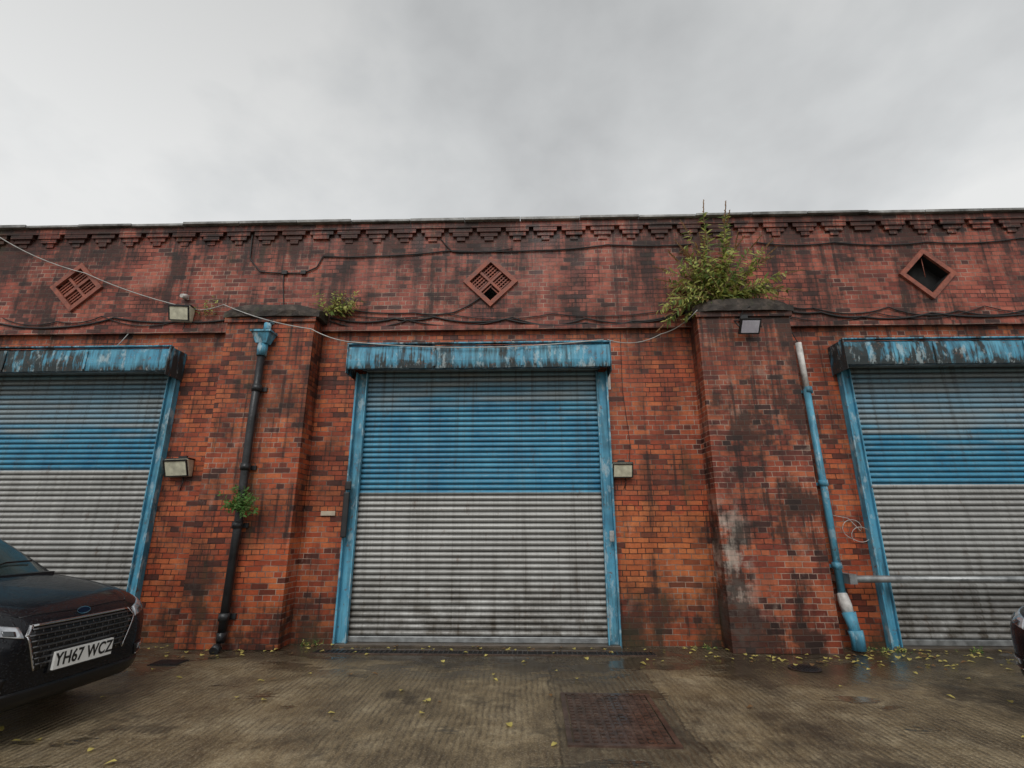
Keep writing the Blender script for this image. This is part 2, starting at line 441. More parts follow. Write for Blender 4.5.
for z in (.95, 2.0, 3.3): tube(bm, [(-.004, 0, z), (-.004, 0, z+.08)], .058, 14, 0); bbox(bm, -.1, .1, .06, .117, z+.01, z+.05)
tube(bm, [(0, 0, .66), (0, -.01, .60), (.01, -.02, .52), (.02, -.04, .42)], [.054, .068, .072, .062], 14, 1)
tube(bm, [(.02, -.04, .44), (.03, -.07, .30), (.035, -.09, .22)], [.08, .066, .06], 14, 0)
tube(bm, [(.035, -.09, .24), (.04, -.10, .16), (.04, -.10, .02)], [.082, .078, .078], 14, 0)
from_bm(bm, 'pipe', [M_frame, M_white], P)
P = empty('barrier_rail', (4.1, -.24, .84))
bm = bmesh.new()
tube(bm, [(0, 0, 0), (4.4, -.02, 0)], .042, 14)
bbox(bm, -.07, .02, -.05, .237, -.06, .06)
bbox(bm, -.14, .0, .10, .235, -.045, .03)
tube(bm, [(4.3, 0, -.84), (4.3, 0, .06)], .04, 12)
from_bm(bm, 'rail', M_galv, P)

# ------------------------------------------------------------------ lamps
def bulkhead(loc, sc=1., rot=0):
    e = empty('wall_lamp', loc); e.scale = (sc,)*3; e.rotation_euler = (0, rot, 0)
    bm = bmesh.new()
    vs = bbox(bm, -.17, .17, -.17, -.005, -.12, .12)
    for v in vs:
        if v.co.z < 0 and v.co.y < -.1: v.co.y += .09
    o = from_bm(bm, 'housing', M_cream, e); md = o.modifiers.new('b', 'BEVEL'); md.width = .015; md.segments = 2
    bm = bmesh.new(); m = Matrix.Translation((0, -.128, 0)) @ Matrix.Rotation(math.atan2(.09, .24), 4, 'X')
    bbox(bm, -.155, .155, -.024, -.004, .10, .122, 0, m); bbox(bm, -.155, .155, -.024, -.004, -.122, -.108, 0, m)
    bbox(bm, -.168, -.153, -.024, -.004, -.122, .122, 0, m); bbox(bm, .153, .168, -.024, -.004, -.122, .122, 0, m)
    from_bm(bm, 'bezel', M_black, e)
    bm = bmesh.new(); bbox(bm, -.15, .15, -.014, -.003, -.106, .098, 0, m); from_bm(bm, 'lens', M_lens, e)
    bm = bmesh.new(); bbox(bm, -.175, .175, -.15, -.002, .1215, .136); tube(bm, [(.05, -.03, -.11), (.06, -.03, -.2), (.02, -.012, -.3)], .007, 6)
    bbox(bm, -.06, .06, -.03, -.002, .14, .18)
    from_bm(bm, 'canopy_and_lead', M_black, e)
bulkhead((-5.30, -.06, 4.62), .95, math.radians(3))
bulkhead((-4.95, -.0, 2.27), 1.0, math.radians(-2))
bulkhead((1.32, -.0, 2.22), .82)
e = empty('floodlight', (3.12, -.36, 4.2))
bm = bmesh.new(); m = Matrix.Translation((0, -.17, -.05)) @ Matrix.Rotation(math.radians(35), 4, 'X')
bbox(bm, -.14, .14, -.0, .045, -.11, .11, 0, m)
for k in range(-5, 6): bbox(bm, k*.023-.003, k*.023+.003, .046, .075, -.09, .09, 0, m)
tube(bm, [(-.15, -.17, -.05), (-.15, -.02, .1), (.15, -.02, .1), (.15, -.17, -.05)], .01, 6)
bbox(bm, -.05, .05, -.03, .005, .07, .19)
from_bm(bm, 'body', M_black, e)
bm = bmesh.new(); bbox(bm, -.118, .118, -.006, -.001, -.088, .088, 0, m); from_bm(bm, 'glass', M_led, e)
e = empty('alarm_sensor', (-5.32, -.09, 4.93))
bm = bmesh.new(); tube(bm, [(0, 0, 0), (0, -.09, -.02)], [.05, .03], 10); bbox(bm, -.03, .03, -.0, .033, -.04, .04); from_bm(bm, 'sensor', M_white, e)

# ------------------------------------------------------------------ cables
bm = bmesh.new(); W = -.075
tube(bm, sagline([(-8.75, -.12, 6.12), (-7.0, -.12, 5.35), (-5.05, -.10, 4.70), (-4.45, -.45, 4.62), (-3.1, -.45, 4.22), (-2.56, -.39, 4.04), (-.9, -.40, 3.93), (1.1, -.40, 4.03)], [.08, .06, .02, .05, .03, .02, .03]), .0075, 6)
tube(bm, sagline([(1.16, -.39, 4.03), (2.0, -.1, 4.22), (2.45, -.44, 4.45)], .1), .006, 6)
tube(bm, sagline([(-6.1, W, 4.36), (-6.2, W, 4.2), (-6.3, -.06, 4.1)], .0), .007, 6)
from_bm(bm, 'service_cable', M_cablew)
bm = bmesh.new()
def cb(pts, sag=.04, r=.014): tube(bm, sagline([(p[0], p[2] if len(p) > 2 else W, p[1]) for p in pts], sag), r, 6)
cb([(-16, 4.55), (-12, 4.6), (-8.2, 4.52), (-7.2, 4.45), (-6.4, 4.60), (-5.3, 4.52), (-4.5, 4.56)])
cb([(-8.2, 4.62), (-7.3, 4.55), (-6.6, 4.63), (-5.5, 4.50)], .1, .008)
cb([(-3.0, 4.56), (-2.0, 4.53), (-1.4, 4.55), (-.3, 4.50), (.9, 4.42), (1.6, 4.44), (2.4, 4.62)], .07)
cb([(-3.0, 4.50), (-1.8, 4.50), (-.2, 4.53), (.9, 4.50), (2.4, 4.56)], .12, .010)
cb([(-3.05, 4.66), (-1.2, 4.60), (.4, 4.58), (2.35, 4.66)], .09, .007)
cb([(-3.05, 4.75), (-1.7, 4.62), (-1.1, 4.62), (-.7, 4.86)], .05, .010)
cb([(-4.42, 6.02), (-4.4, 5.6), (-4.2, 5.36), (-3.8, 5.33), (-3.5, 5.33), (-3.3, 5.42), (-3.22, 5.62), (-2.5, 5.6), (-1.2, 5.68), (.2, 5.66), (1.3, 5.74), (2.6, 5.72)], .02, .011)
cb([(-3.82, 5.33), (-3.8, 5.1), (-3.75, 4.75)], 0, .009)
cb([(-1.35, 5.9), (-1.15, 5.66), (-.2, 5.7)], .03, .009)
cb([(3.6, 5.74), (4.8, 5.72), (6.2, 5.70), (7.6, 5.74), (12, 5.7)], .05, .011)
cb([(3.75, 4.62), (4.4, 4.55), (5.0, 4.47), (6.0, 4.52), (7.5, 4.5), (12, 4.55)], .06)
cb([(3.75, 4.75), (4.3, 4.62), (5.4, 4.62), (6.4, 4.55), (7.5, 4.6)], .1, .010)
cb([(3.75, 4.55), (5.2, 4.53), (6.8, 4.62), (8.5, 4.58)], .14, .007)
cb([(3.05, 4.3, -.36), (3.1, 4.44, -.41), (3.2, 4.5, -.44)], 0, .008)
cb([(4.0, 4.05), (3.9, 4.3), (3.95, 4.6)], 0, .008)
cb([(1.42, 2.2, -.02), (1.46, 2.6, -.02), (1.40, 3.4, -.02), (1.42, 4.3, -.02)], 0, .004)
for x, z in ((-3.8, 5.33), (-3.5, 5.33)): bbox(bm, x-.04, x+.04, -.1, -.057, z-.03, z+.03)
from_bm(bm, 'wall_cables', M_cable)
bm = bmesh.new()
pts = []
for k in range(34):
    t = k/33*1.5*2*math.pi; rr_ = .10+.05*math.sin(k*.31)
    pts.append((4.30+rr_*1.3*math.cos(t)+.003*k, -.03-.0006*k, 1.42+rr_*1.1*math.sin(t)-.004*k))
tube(bm, [(4.1, -.03, 1.62), (4.3, -.03, 1.58)]+pts, .0045, 5)
from_bm(bm, 'loose_cable', M_cablew)

# ------------------------------------------------------------------ plants
def leafmat(name, c):
    n = NT(name); p = n.pos(); f = n.noise(p, 11, 2)
    n.set(color=n.ramp(f, [(.3, tuple(v*.65 for v in c)), (.7, tuple(v*1.25 for v in c))]), rough=.55, spec=.3)
    tr = n.t.nodes.new('ShaderNodeBsdfTranslucent'); tr.inputs[0].default_value = (*[min(1, v*1.5) for v in c], 1)
    mx = n.t.nodes.new('ShaderNodeMixShader'); mx.inputs[0].default_value = .35
    n.t.links.new(n.b.outputs[0], mx.inputs[1]); n.t.links.new(tr.outputs[0], mx.inputs[2]); n.t.links.new(mx.outputs[0], n.out.inputs[0])
    return n.m
L_g = leafmat('leaf_green', (.15, .22, .06)); L_y = leafmat('leaf_yellow_green', (.44, .46, .14)); L_b = leafmat('leaf_brown', (.26, .15, .07)); L_f = leafmat('leaf_fern', (.09, .20, .045))
M_stem = simple('stem', (.17, .11, .065), .7)
def leaf(bm, p, d, up, L, Wd, mi):
    s = d.cross(up)
    if s.length < 1e-3: s = Vector((1, 0, 0))
    s.normalize(); nn = s.cross(d).normalized()
    pts = [p, p+d*L*.35+s*Wd*.5+nn*Wd*.15, p+d*L*.75+s*Wd*.35-nn*L*.05, p+d*L-nn*L*.15, p+d*L*.75-s*Wd*.35-nn*L*.05, p+d*L*.35-s*Wd*.5+nn*Wd*.15, p+d*L*.4, ]
    v = [bm.verts.new(q) for q in pts]
    for q in ((0, 1, 6), (1, 2, 6), (2, 3, 6), (3, 4, 6), (4, 5, 6), (5, 0, 6)):
        f = bm.faces.new([v[i] for i in q]); f.material_index = mi
def plant(name, base, stems, leafL, leafW, seed, mats, weights, step=.045, r0=.008, droop=.5, plume=False):
    rr = random.Random(seed); bm = bmesh.new(); base = Vector(base)
    for (ax, ay, az, L) in stems:
        d = Vector((ax, ay, az)).normalized(); p = base + Vector((rr.uniform(-.16, .16), rr.uniform(-.05, .05), 0)); pts = [p.copy()]
        n = max(5, int(L/.07)); dr = droop*(1-.85*max(0, d.z)**2)
        for i in range(n):
            d = (d + Vector((rr.uniform(-.09, .09), rr.uniform(-.09, .09), -dr*.16 + rr.uniform(-.03, .03)))).normalized()
            p = p + d*L/n; p.y = min(p.y, -.09); pts.append(p.copy())
        tube(bm, pts, [r0*(1-.75*i/n) for i in range(n+1)], 5, 0)
        if plume and L > .8:
            e = pts[-1]; dd = (pts[-1]-pts[-2]).normalized()
            for k in range(26): leaf(bm, e+dd*k*.009, (dd+Vector((rr.uniform(-.6, .6), rr.uniform(-.6, .6), rr.uniform(-.2, .4)))).normalized(), Vector((.3, 1, .2)), .035*(1-k*.02), .016, len(mats)-1)
        s = .10*L
        while s < L:
            f = s/L*n; i = min(int(f), n-1); q = pts[i].lerp(pts[i+1], f-i); dd = (pts[i+1]-pts[i]).normalized()
            ang = rr.uniform(0, 6.28); a = dd.cross(Vector((.3, .2, 1))).normalized(); b = dd.cross(a)
            for k in (0, math.pi):
                if rr.random() < .12: continue
                o = a*math.cos(ang+k)+b*math.sin(ang+k)
                ld = (dd*.6+o*.8+Vector((0, 0, -.25))).normalized()
                mi = rr.choices(range(1, len(mats)), weights)[0]
                l = leafL*rr.uniform(.5, 1.2)*(1-.4*s/L)
                leaf(bm, q, ld, Vector((rr.uniform(-.6, .6), rr.uniform(-1., .1), .6)), l, leafW*rr.uniform(.6, 1.1), mi)
            s += step*rr.uniform(.6, 1.4)
    return from_bm(bm, name, mats, None, fixn=False)
rs = random.Random(3)
st = []
for i in range(50):
    a = rs.uniform(-1.4, 1.2)
    st.append((math.sin(a)*1.0, rs.uniform(-.55, .05), math.cos(a)*.9+.18, rs.uniform(.4, .95)))
st += [(-.14, -.03, 1, 1.55), (-.04, -.03, 1, 1.35), (-.20, -.05, 1, 1.25), (.06, -.05, 1, 1.2), (.16, -.1, .95, 1.15), (-.1, -.1, 1, 1.1), (0, -.1, 1, 1.0), (.65, -.2, .7, .95), (.75, -.2, .5, .85), (.5, -.2, .8, 1.0),
       (-.9, -.3, .25, .9), (-1, -.3, .1, .85), (-1, -.2, .3, .8), (-1, -.35, .0, .75), (-.8, -.3, .45, .85), (.8, -.2, .5, .8)]
plant('buddleia_plant', (2.80, -.22, 4.62), st, .17, .042, 5, [M_stem, L_g, L_y, L_b], (.36, .52, .12), .033, .009, .5, True)
st = [(rs.uniform(-.3, 1), rs.uniform(-.4, 0), rs.uniform(.3, 1), rs.uniform(.22, .58)) for _ in range(15)]
plant('buddleia_plant', (-2.99, -.13, 4.58), st, .13, .034, 6, [M_stem, L_g, L_y, L_b], (.25, .65, .10), .04, .005)
plant('wall_weed', (-4.95, -.1, 4.60), [(rs.uniform(-.2, 1), -.2, rs.uniform(.1, .8), rs.uniform(.15, .35)) for _ in range(6)], .08, .025, 8, [M_stem, L_g, L_y, L_b], (.3, .5, .2), .04, .003)
plant('fern_plant', (-3.71, -.49, 1.72), [(rs.uniform(-.5, 1), rs.uniform(-.9, 0), rs.uniform(.1, 1), rs.uniform(.18, .32)) for _ in range(22)], .085, .024, 9, [M_stem, L_f, L_g], (.8, .2), .018, .003, 1.2)
for bx, by in ((4.25, -.15), (4.42, -.22), (-2.75, -.06), (2.2, -.1), (5.4, -.2)):
    plant('weed_tuft', (bx, by, .0), [(rs.uniform(-1, 1), rs.uniform(-1, 0), rs.uniform(.4, 1), rs.uniform(.04, .11)) for _ in range(8)], .045, .011, int(bx*10)+40, [M_stem, L_f, L_y], (.7, .3), .02, .002)
bm = bmesh.new(); rl = random.Random(11)
for i in range(340):
    k = rl.random()
    if k < .40: x, y = rl.uniform(-5, 5.2), -abs(rl.gauss(0, .3))-.06
    elif k < .65: x, y = rl.gauss(4.6, .9), -abs(rl.gauss(0, .5))-.1
    else: x, y = rl.uniform(-5, 6), rl.uniform(-5.5, -.4)
    if abs(x+3.76) < .7 and y > -.4: y -= .4
    if abs(x-3.12) < .7 and y > -.4: y -= .4
    a = rl.uniform(0, 6.28)
    leaf(bm, Vector((x, y, rl.uniform(.012, .022))), Vector((math.cos(a), math.sin(a), rl.uniform(-.05, .2))).normalized(), Vector((0, 0, 1)), rl.uniform(.035, .085), rl.uniform(.028, .06), rl.choice((0, 0, 0, 1)))
from_bm(bm, 'fallen_leaves', [leafmat('leaf_fallen_yellow', (.66, .56, .17)), L_b], fixn=False)

# ------------------------------------------------------------------ ground
def ground_mat():
    n = NT('ribbed_wet_concrete'); p = n.pos(); x, y, z = n.sep(p)[:3]
    big = n.noise(p, .45, 4, .6); mid = n.noise(p, 2.4, 6, .74)
    chop = n.noise(p, 9, 5, .78)
    wx = n.math('ADD', x, n.math('MULTIPLY', n.math('SUBTRACT', big, .5), .25))
    wx = n.math('ADD', wx, n.math('MULTIPLY', n.math('SUBTRACT', mid, .5), .035))
    sn = n.math('SINE', n.math('MULTIPLY', wx, 2*math.pi/.055))
    sn = n.math('MULTIPLY_ADD', sn, .5, .5)
    irr = n.noise(n.comb(n.math('MULTIPLY', wx, 20), n.math('MULTIPLY', y, 3.5), 0), 1.0, 5, .75)
    smear = n.noise(n.comb(n.math('MULTIPLY', wx, 1.6), n.math('MULTIPLY', y, 1.0), 3.), 1.0, 6, .74)
    broke = n.mr(chop, .36, .54, .25, 1.)
    amp = n.mr(n.noise(n.scale(p, (1, .7, 1), (7, 2, 0)), .9, 4, .65), .38, .52, .2, 1.)
    rib = n.math('MULTIPLY', n.math('MULTIPLY', sn, amp), broke)
    c = n.ramp(mid, [(.28, (.10, .07, .034)), (.46, (.25, .185, .10)), (.60, (.37, .29, .175)), (.75, (.52, .43, .28))])
    c = n.mix(n.mr(smear, .46, .62, 0, .7), c, (.095, .066, .036))
    c = n.mix(n.mr(irr, .50, .66, 0, .5), c, (.07, .048, .028))
    groove = n.math('MULTIPLY', n.mr(sn, .0, .5, 1., 0.), n.math('MULTIPLY', n.math('MULTIPLY', amp, broke), .72))
    c = n.mix(groove, c, (.045, .032, .019))
    c = n.mix(n.mr(chop, .54, .68, 0, .5), c, (.06, .044, .028))
    grit = n.noise(p, 75, 2, .8)
    c = n.mix(n.mr(grit, .52, .68, 0, .5), c, (.56, .48, .35))
    c = n.mix(n.mr(grit, .46, .34, 0, .5), c, (.04, .03, .02))
    yn = n.math('ADD', y, n.math('MULTIPLY', n.math('SUBTRACT', mid, .5), 1.5))
    yn = n.math('ADD', yn, n.math('MULTIPLY', n.math('SUBTRACT', big, .5), 1.6))
    wet = n.mr(yn, -1.15, -.8)
    c = n.mix(n.math('MULTIPLY', wet, .66), c, (.035, .028, .02))
    xn = n.math('ADD', x, n.math('MULTIPLY', n.math('SUBTRACT', mid, .5), .2))
    patch = n.math('MULTIPLY', n.band(xn, .22, 1.2, .03), n.math('MULTIPLY', n.mr(y, -3.4, -3.3), n.mr(y, -1.1, -1.0, 1., .3)))
    c = n.mix(n.math('MULTIPLY', patch, .5), c, (.06, .047, .033))
    edge = n.math('MULTIPLY', n.band(n.math('ABSOLUTE', n.math('SUBTRACT', xn, .71)), .487, .503, .005), n.mr(y, -3.4, -3.3))
    c = n.mix(n.math('MULTIPLY', edge, .6), c, (.02, .015, .01))
    sp_ = n.mr(n.vor(p, 9), .05, .09, 1., 0.); sp_ = n.math('MULTIPLY', sp_, n.mr(mid, .5, .6))
    c = n.mix(n.math('MULTIPLY', sp_, .6), c, (.5, .45, .36))
    oil = n.mr(n.noise(n.scale(p, (1, 1, 1), (4, 9, 0)), .9, 5, .75), .55, .63)
    c = n.mix(n.math('MULTIPLY', oil, .6), c, (.03, .023, .016))
    pud = n.noise(n.scale(p, (.8, 1.6, 1), (2.3, 0, 0)), 1.2, 4, .62)
    near = n.math('MULTIPLY', n.mr(pud, .47, .52), n.mr(yn, -1.7, -1.1))
    far = n.mr(pud, .62, .66)
    right = n.math('MULTIPLY', n.band(n.math('ADD', x, n.math('MULTIPLY', n.math('SUBTRACT', mid, .5), 2.2)), 2.2, 4.6, .1), n.band(yn, -1.5, -.5, .12))
    pool = n.math('MAXIMUM', n.math('MAXIMUM', near, far), n.math('MULTIPLY', right, .9))
    c = n.mix(n.math('MULTIPLY', pool, .6), c, (.028, .022, .016))
    rough = n.mr(mid, .3, .7, .32, .66)
    rough = n.math('SUBTRACT', rough, n.math('MULTIPLY', n.math('ADD', n.math('MULTIPLY', wet, .5), pool, clamp=True), .36))
    rough = n.math('MAXIMUM', rough, .05)
    flat = n.math('SUBTRACT', 1., n.math('MULTIPLY', pool, .96))
    h = n.math('ADD', n.math('MULTIPLY', rib, .9), n.math('MULTIPLY', irr, .35))
    h = n.math('ADD', h, n.math('MULTIPLY', chop, .7))
    h = n.math('ADD', h, n.math('MULTIPLY', grit, .22))
    h = n.math('MULTIPLY', h, flat)
    n.set(color=c, rough=rough, spec=.42, normal=n.bump(h, .95, .02)); return n.m
bm = bmesh.new(); vs = [bm.verts.new(q) for q in ((-300, -300, 0), (300, -300, 0), (300, 300, 0), (-300, 300, 0))]; bm.faces.new(vs)
from_bm(bm, 'ground', ground_mat())

def rust_plate():
    n = NT('rusty_cover'); p = n.pos()
    c = n.ramp(n.noise(p, 6, 5, .7), [(.3, (.035, .025, .02)), (.5, (.085, .052, .04)), (.7, (.16, .105, .08))])
    n.set(color=c, rough=n.mr(n.noise(p, 5, 3), .3, .7, .18, .5), metal=.25, normal=n.bump(n.noise(p, 40, 3), .3, .004)); return n.m
M_rp = rust_plate()
E = empty('manhole_cover', (.68, -2.47, 0), math.radians(-1))
bm = bmesh.new(); hw, hl = .40, .57
for q in ((-hw, hw, hl-.04, hl), (-hw, hw, -hl, -hl+.04), (-hw, -hw+.04, -hl+.041, hl-.041), (hw-.04, hw, -hl+.041, hl-.041)): bbox(bm, q[0], q[1], q[2], q[3], -.01, .014)
bbox(bm, -hw+.05, hw-.05, .006, hl-.05, -.01, .008); bbox(bm, -hw+.05, hw-.05, -hl+.05, -.006, -.01, .0085)
nx, ny = 11, 16
for i in range(nx):
    for j in range(ny):
        x = -hw+.075+i*(2*hw-.15)/(nx-1); y = -hl+.075+j*(2*hl-.15)/(ny-1)
        if abs(y) < .02: continue
        bbox(bm, x-.018, x+.018, y-.018, y+.018, .0086, .018)
from_bm(bm, 'cover', M_rp, E)
E = empty('drain_cover', (2.98, -.98, 0))
bm = bmesh.new()
for a in range(24):
    a0, a1 = a*math.pi/12, (a+1)*math.pi/12
    for r0, r1, z in ((.0, .125, .006), (.135, .165, .009)):
        pts = [(r0*math.cos(a0), r0*math.sin(a0)), (r1*math.cos(a0), r1*math.sin(a0)), (r1*math.cos(a1), r1*math.sin(a1)), (r0*math.cos(a1), r0*math.sin(a1))]
        if r0 == 0: pts = pts[1:3]+[(0, 0)]
        bm.faces.new([bm.verts.new((*q, z)) for q in pts])
for k in range(-3, 4):
    L = math.sqrt(.12**2-(k*.035)**2)*.9; bbox(bm, k*.035-.008, k*.035+.008, -L, L, .0062, .012)
from_bm(bm, 'cover', M_iron, E)
E = empty('drain_cover', (-4.05, -.95, 0))
bm = bmesh.new(); bbox(bm, -.16, .16, -.12, .12, -.01, .007)
for k in range(-5, 6): bbox(bm, k*.028-.007, k*.028+.007, -.1, .1, .0072, .013)
from_bm(bm, 'cover', M_iron, E)
E = empty('channel_drain', (0, 0, 0))
bm = bmesh.new()
bbox(bm, -2.62, 1.52, -.50, -.48, -.01, .010, 2); bbox(bm, -2.62, 1.52, -.32, -.30, -.01, .010, 2)
bbox(bm, -2.62, 1.52, -.479, -.321, -.02, .0045, 1)
x = -2.6
while x < 1.5:
    if R.random() > .12: bbox(bm, x, x+.016, -.478, -.322, .005, .011)
    x += .06
from_bm(bm, 'grating', [M_iron, M_dark, M_rp], E)

# ------------------------------------------------------------------ cars
def paint_mat():
    n = NT('black_car_paint'); p = n.obj()
    d = n.vor(p, 60); drops = n.mr(d, .12, .42, 1., 0.)
    drops = n.math('MULTIPLY', drops, n.mr(n.noise(p, 30, 2), .40, .55))
    n.set(color=(.005, .006, .009), rough=.24, spec=.30, coat=.22, coatr=.04, normal=n.bump(drops, .8, .006)); return n.m
M_paint = paint_mat()
M_glass = NT('car_glass'); _p = M_glass.obj()
M_glass.set(color=(.03, .045, .043), rough=.06, coat=.8, coatr=.05, normal=M_glass.bump(M_glass.mr(M_glass.vor(_p, 60), .1, .35, 1., 0.), .35, .004)); M_glass = M_glass.m
M_chr = simple('chrome', (.62, .62, .63), .15, 1., .1)
M_dchr = simple('dark_chrome', (.13, .13, .135), .25, .8, .2)
M_gr = simple('grille_black', (.008, .008, .009), .35)
M_hl = simple('headlamp_glass', (.50, .52, .55), .08, .45, .5, 12, coat=1)
M_hl2 = simple('headlamp_projector', (.06, .065, .07), .1, .6, .3, coat=1)
M_tyre = simple('tyre', (.018, .018, .018), .8)
M_plate = simple('plate_white', (.84, .84, .82), .3, 0, .03)
M_ptxt = simple('plate_text', (.01, .01, .01), .4)
M_badge = simple('emblem_blue', (.008, .012, .035), .2, .2, .1)
def make_car(loc, rz, plate_txt, zsc=1., ysc=1.):
    E = empty('parked_car')
    S = [(0, .49, .30, .60, .67), (.02, .60, .265, .63, .71), (.06, .695, .235, .665, .755), (.13, .765, .21, .705, .80), (.25, .825, .195, .755, .85), (.42, .872, .19, .80, .885),
         (.7, .91, .19, .85, .93), (1.05, .924, .19, .89, .97), (1.35, .926, .19, .915, .99), (1.8, .926, .19, .93, .99), (2.6, .926, .19, .95, 1.0), (3.6, .926, .19, .98, 1.03),
         (4.2, .915, .20, 1.0, 1.07), (4.6, .87, .23, .99, 1.06), (4.8, .79, .30, .93, 1.02), (4.87, .62, .4, .8, .92)]
    bm = bmesh.new(); rings = []
    for s, w, zb, zs, zt in S:
        h = [(0, zb), (.55*w, zb), (.88*w, zb+.005), (.965*w, zb+.07), (1.0*w, zb+(zs-zb)*.42), (.998*w, zb+(zs-zb)*.70), (.985*w, zs-.035), (.95*w, zs), (.87*w, zs+(zt-zs)*.45), (.70*w, zs+(zt-zs)*.74), (.60*w, zt-.004), (0, zt)]
        ring = [bm.verts.new((-s, y, z)) for y, z in h] + [bm.verts.new((-s, -y, z)) for y, z in h[-2:0:-1]]
        rings.append(ring)
    n = len(rings[0])
    for A, C in zip(rings, rings[1:]):
        for k in range(n): bm.faces.new((A[k], A[(k+1) % n], C[(k+1) % n], C[k]))
    for r_ in (rings[0], rings[-1]):
        for k in range(0, n//2):
            a, b, c, d = r_[k], r_[(k+1)], r_[(n-k-1) % n], r_[(n-k) % n]
            vs = []
            for v in (a, b, c, d):
                if v not in vs: vs.append(v)
            if len(vs) > 2: bm.faces.new(vs)
    body = from_bm(bm, 'body', [M_paint, M_gr], E, True)
    md = body.modifiers.new('s', 'SUBSURF'); md.levels = 2; md.render_levels = 2
    apply_mods(body)
    bm = bmesh.new(); bm.from_mesh(body.data); bvh = BVHTree.FromBMesh(bm); bm.free()
    bm = bmesh.new()
    for s in (.95, 3.80):
        for sy in (-1, 1):
            m = Matrix.Translation((-s, sy*.86, .34)) @ Matrix.Rotation(math.pi/2, 4, 'X')
            bmesh.ops.create_cone(bm, cap_ends=True, segments=40, radius1=.37, radius2=.37, depth=.5, matrix=m)
    cut = from_bm(bm, 'cut', M_gr)
    md = body.modifiers.new('b', 'BOOLEAN'); md.object = cut; md.operation = 'DIFFERENCE'; md.solver = 'EXACT'
    apply_mods(body); bpy.data.objects.remove(cut)
    for f in body.data.polygons: f.use_smooth = True
    def hit(y, z):
        h = bvh.ray_cast(Vector((1, y, z)), Vector((-1, 0, 0)))[0]
        return h.x if h else -.6
    def hitd(x, y):
        h = bvh.ray_cast(Vector((x, y, 2)), Vector((0, 0, -1)))[0]
        return h.z if h else .8
    def patch(bm, q, off=.006, nu=14, nv=6, mi=0, mirror=False):
        for sg in ((1, -1) if mirror else (1,)):
            G = []
            for i in range(nu+1):
                row = []
                for j in range(nv+1):
                    u, v = i/nu, j/nv
                    y = (q[0][0]*(1-u)+q[1][0]*u)*(1-v)+(q[3][0]*(1-u)+q[2][0]*u)*v
                    z = (q[0][1]*(1-u)+q[1][1]*u)*(1-v)+(q[3][1]*(1-u)+q[2][1]*u)*v
                    row.append(bm.verts.new((hit(y*sg, z)+off, y*sg, z)))
                G.append(row)
            for i in range(nu):
                for j in range(nv):
                    f = bm.faces.new((G[i][j], G[i+1][j], G[i+1][j+1], G[i][j+1])); f.material_index = mi; f.smooth = True
            edge = [G[i][0] for i in range(nu+1)]+[G[nu][j] for j in range(1, nv+1)]+[G[i][nv] for i in range(nu-1, -1, -1)]+[G[0][j] for j in range(nv-1, 0, -1)]
            low = [bm.verts.new(v.co-Vector((off+.01, 0, 0))) for v in edge]
            for i in range(len(edge)):
                k = (i+1) % len(edge); f = bm.faces.new((edge[i], edge[k], low[k], low[i])); f.material_index = mi
    bm = bmesh.new()
    patch(bm, [(-.47, .665), (.47, .665), (.43, .715), (-.43, .715)], .006, 20, 4)
    patch(bm, [(-.38, .45), (.38, .45), (.47, .664), (-.47, .664)], .006, 20, 10)
    patch(bm, [(-.62, .235), (.62, .235), (.68, .345), (-.68, .345)], .006, 26, 5)
    patch(bm, [(.58, .36), (.74, .38), (.74, .46), (.56, .44)], .006, 8, 5, 0, True)
    from_bm(bm, 'grille', M_gr, E)
    bm = bmesh.new()
    for k in range(7):
        z = .695 - k*.036; w = .44 if z > .66 else .38+(z-.45)/.215*.09
        patch(bm, [(-w, z), (w, z), (w, z+.011), (-w, z+.011)], .017, 20, 1)
    for r_ in range(7):
        z = .66 - r_*.036; w = .40 if z < .6 else .43
        yy = -w + (r_ % 2)*.03
        while yy < w:
            patch(bm, [(yy, z+.009), (yy+.006, z+.009), (yy+.006, z+.036), (yy, z+.036)], .012, 1, 1); yy += .06
    from_bm(bm, 'grille_mesh', M_dchr, E)
    bm = bmesh.new()
    patch(bm, [(.385, .45), (.399, .45), (.489, .665), (.473, .665)], .016, 2, 10, 0, True)
    patch(bm, [(.473, .666), (.489, .666), (.444, .727), (.428, .727)], .016, 2, 4, 0, True)
    patch(bm, [(-.43, .716), (.43, .716), (.425, .729), (-.425, .729)], .016, 20, 1)
    patch(bm, [(.58, .362), (.74, .382), (.74, .39), (.58, .37)], .016, 8, 1, 0, True)
    from_bm(bm, 'chrome_trim', M_chr, E)
    bm = bmesh.new()
    patch(bm, [(.50, .655), (.79, .72), (.81, .79), (.52, .725)], .010, 16, 8, 0, True)
    patch(bm, [(.55, .675), (.62, .69), (.62, .718), (.55, .705)], .016, 5, 5, 1, True)
    patch(bm, [(.66, .70), (.73, .715), (.73, .745), (.66, .73)], .016, 5, 5, 1, True)
    patch(bm, [(.61, .40), (.70, .405), (.70, .44), (.61, .435)], .014, 5, 5, 0, True)
    from_bm(bm, 'headlamps', [M_hl, M_hl2], E)
    bm = bmesh.new(); zc = .765
    xb = hit(0, .745)
    for (ry, rz_, off, mi) in ((.062, .024, .010, 0), (.054, .018, .014, 1)):
        ring = []
        for k in range(28):
            a = k*math.pi/14; y, z = ry*math.cos(a), zc+rz_*math.sin(a); ring.append(bm.verts.new((xb+off-.5*(z-.745), y, z)))
        c = bm.verts.new((xb+off+.004-.5*(zc-.745), 0, zc))
        for k in range(28): f = bm.faces.new((ring[k], ring[(k+1) % 28], c)); f.material_index = mi; f.smooth = True
    from_bm(bm, 'emblem', [M_chr, M_badge], E)
    xp = max(hit(0, .5), hit(.24, .5))+.035
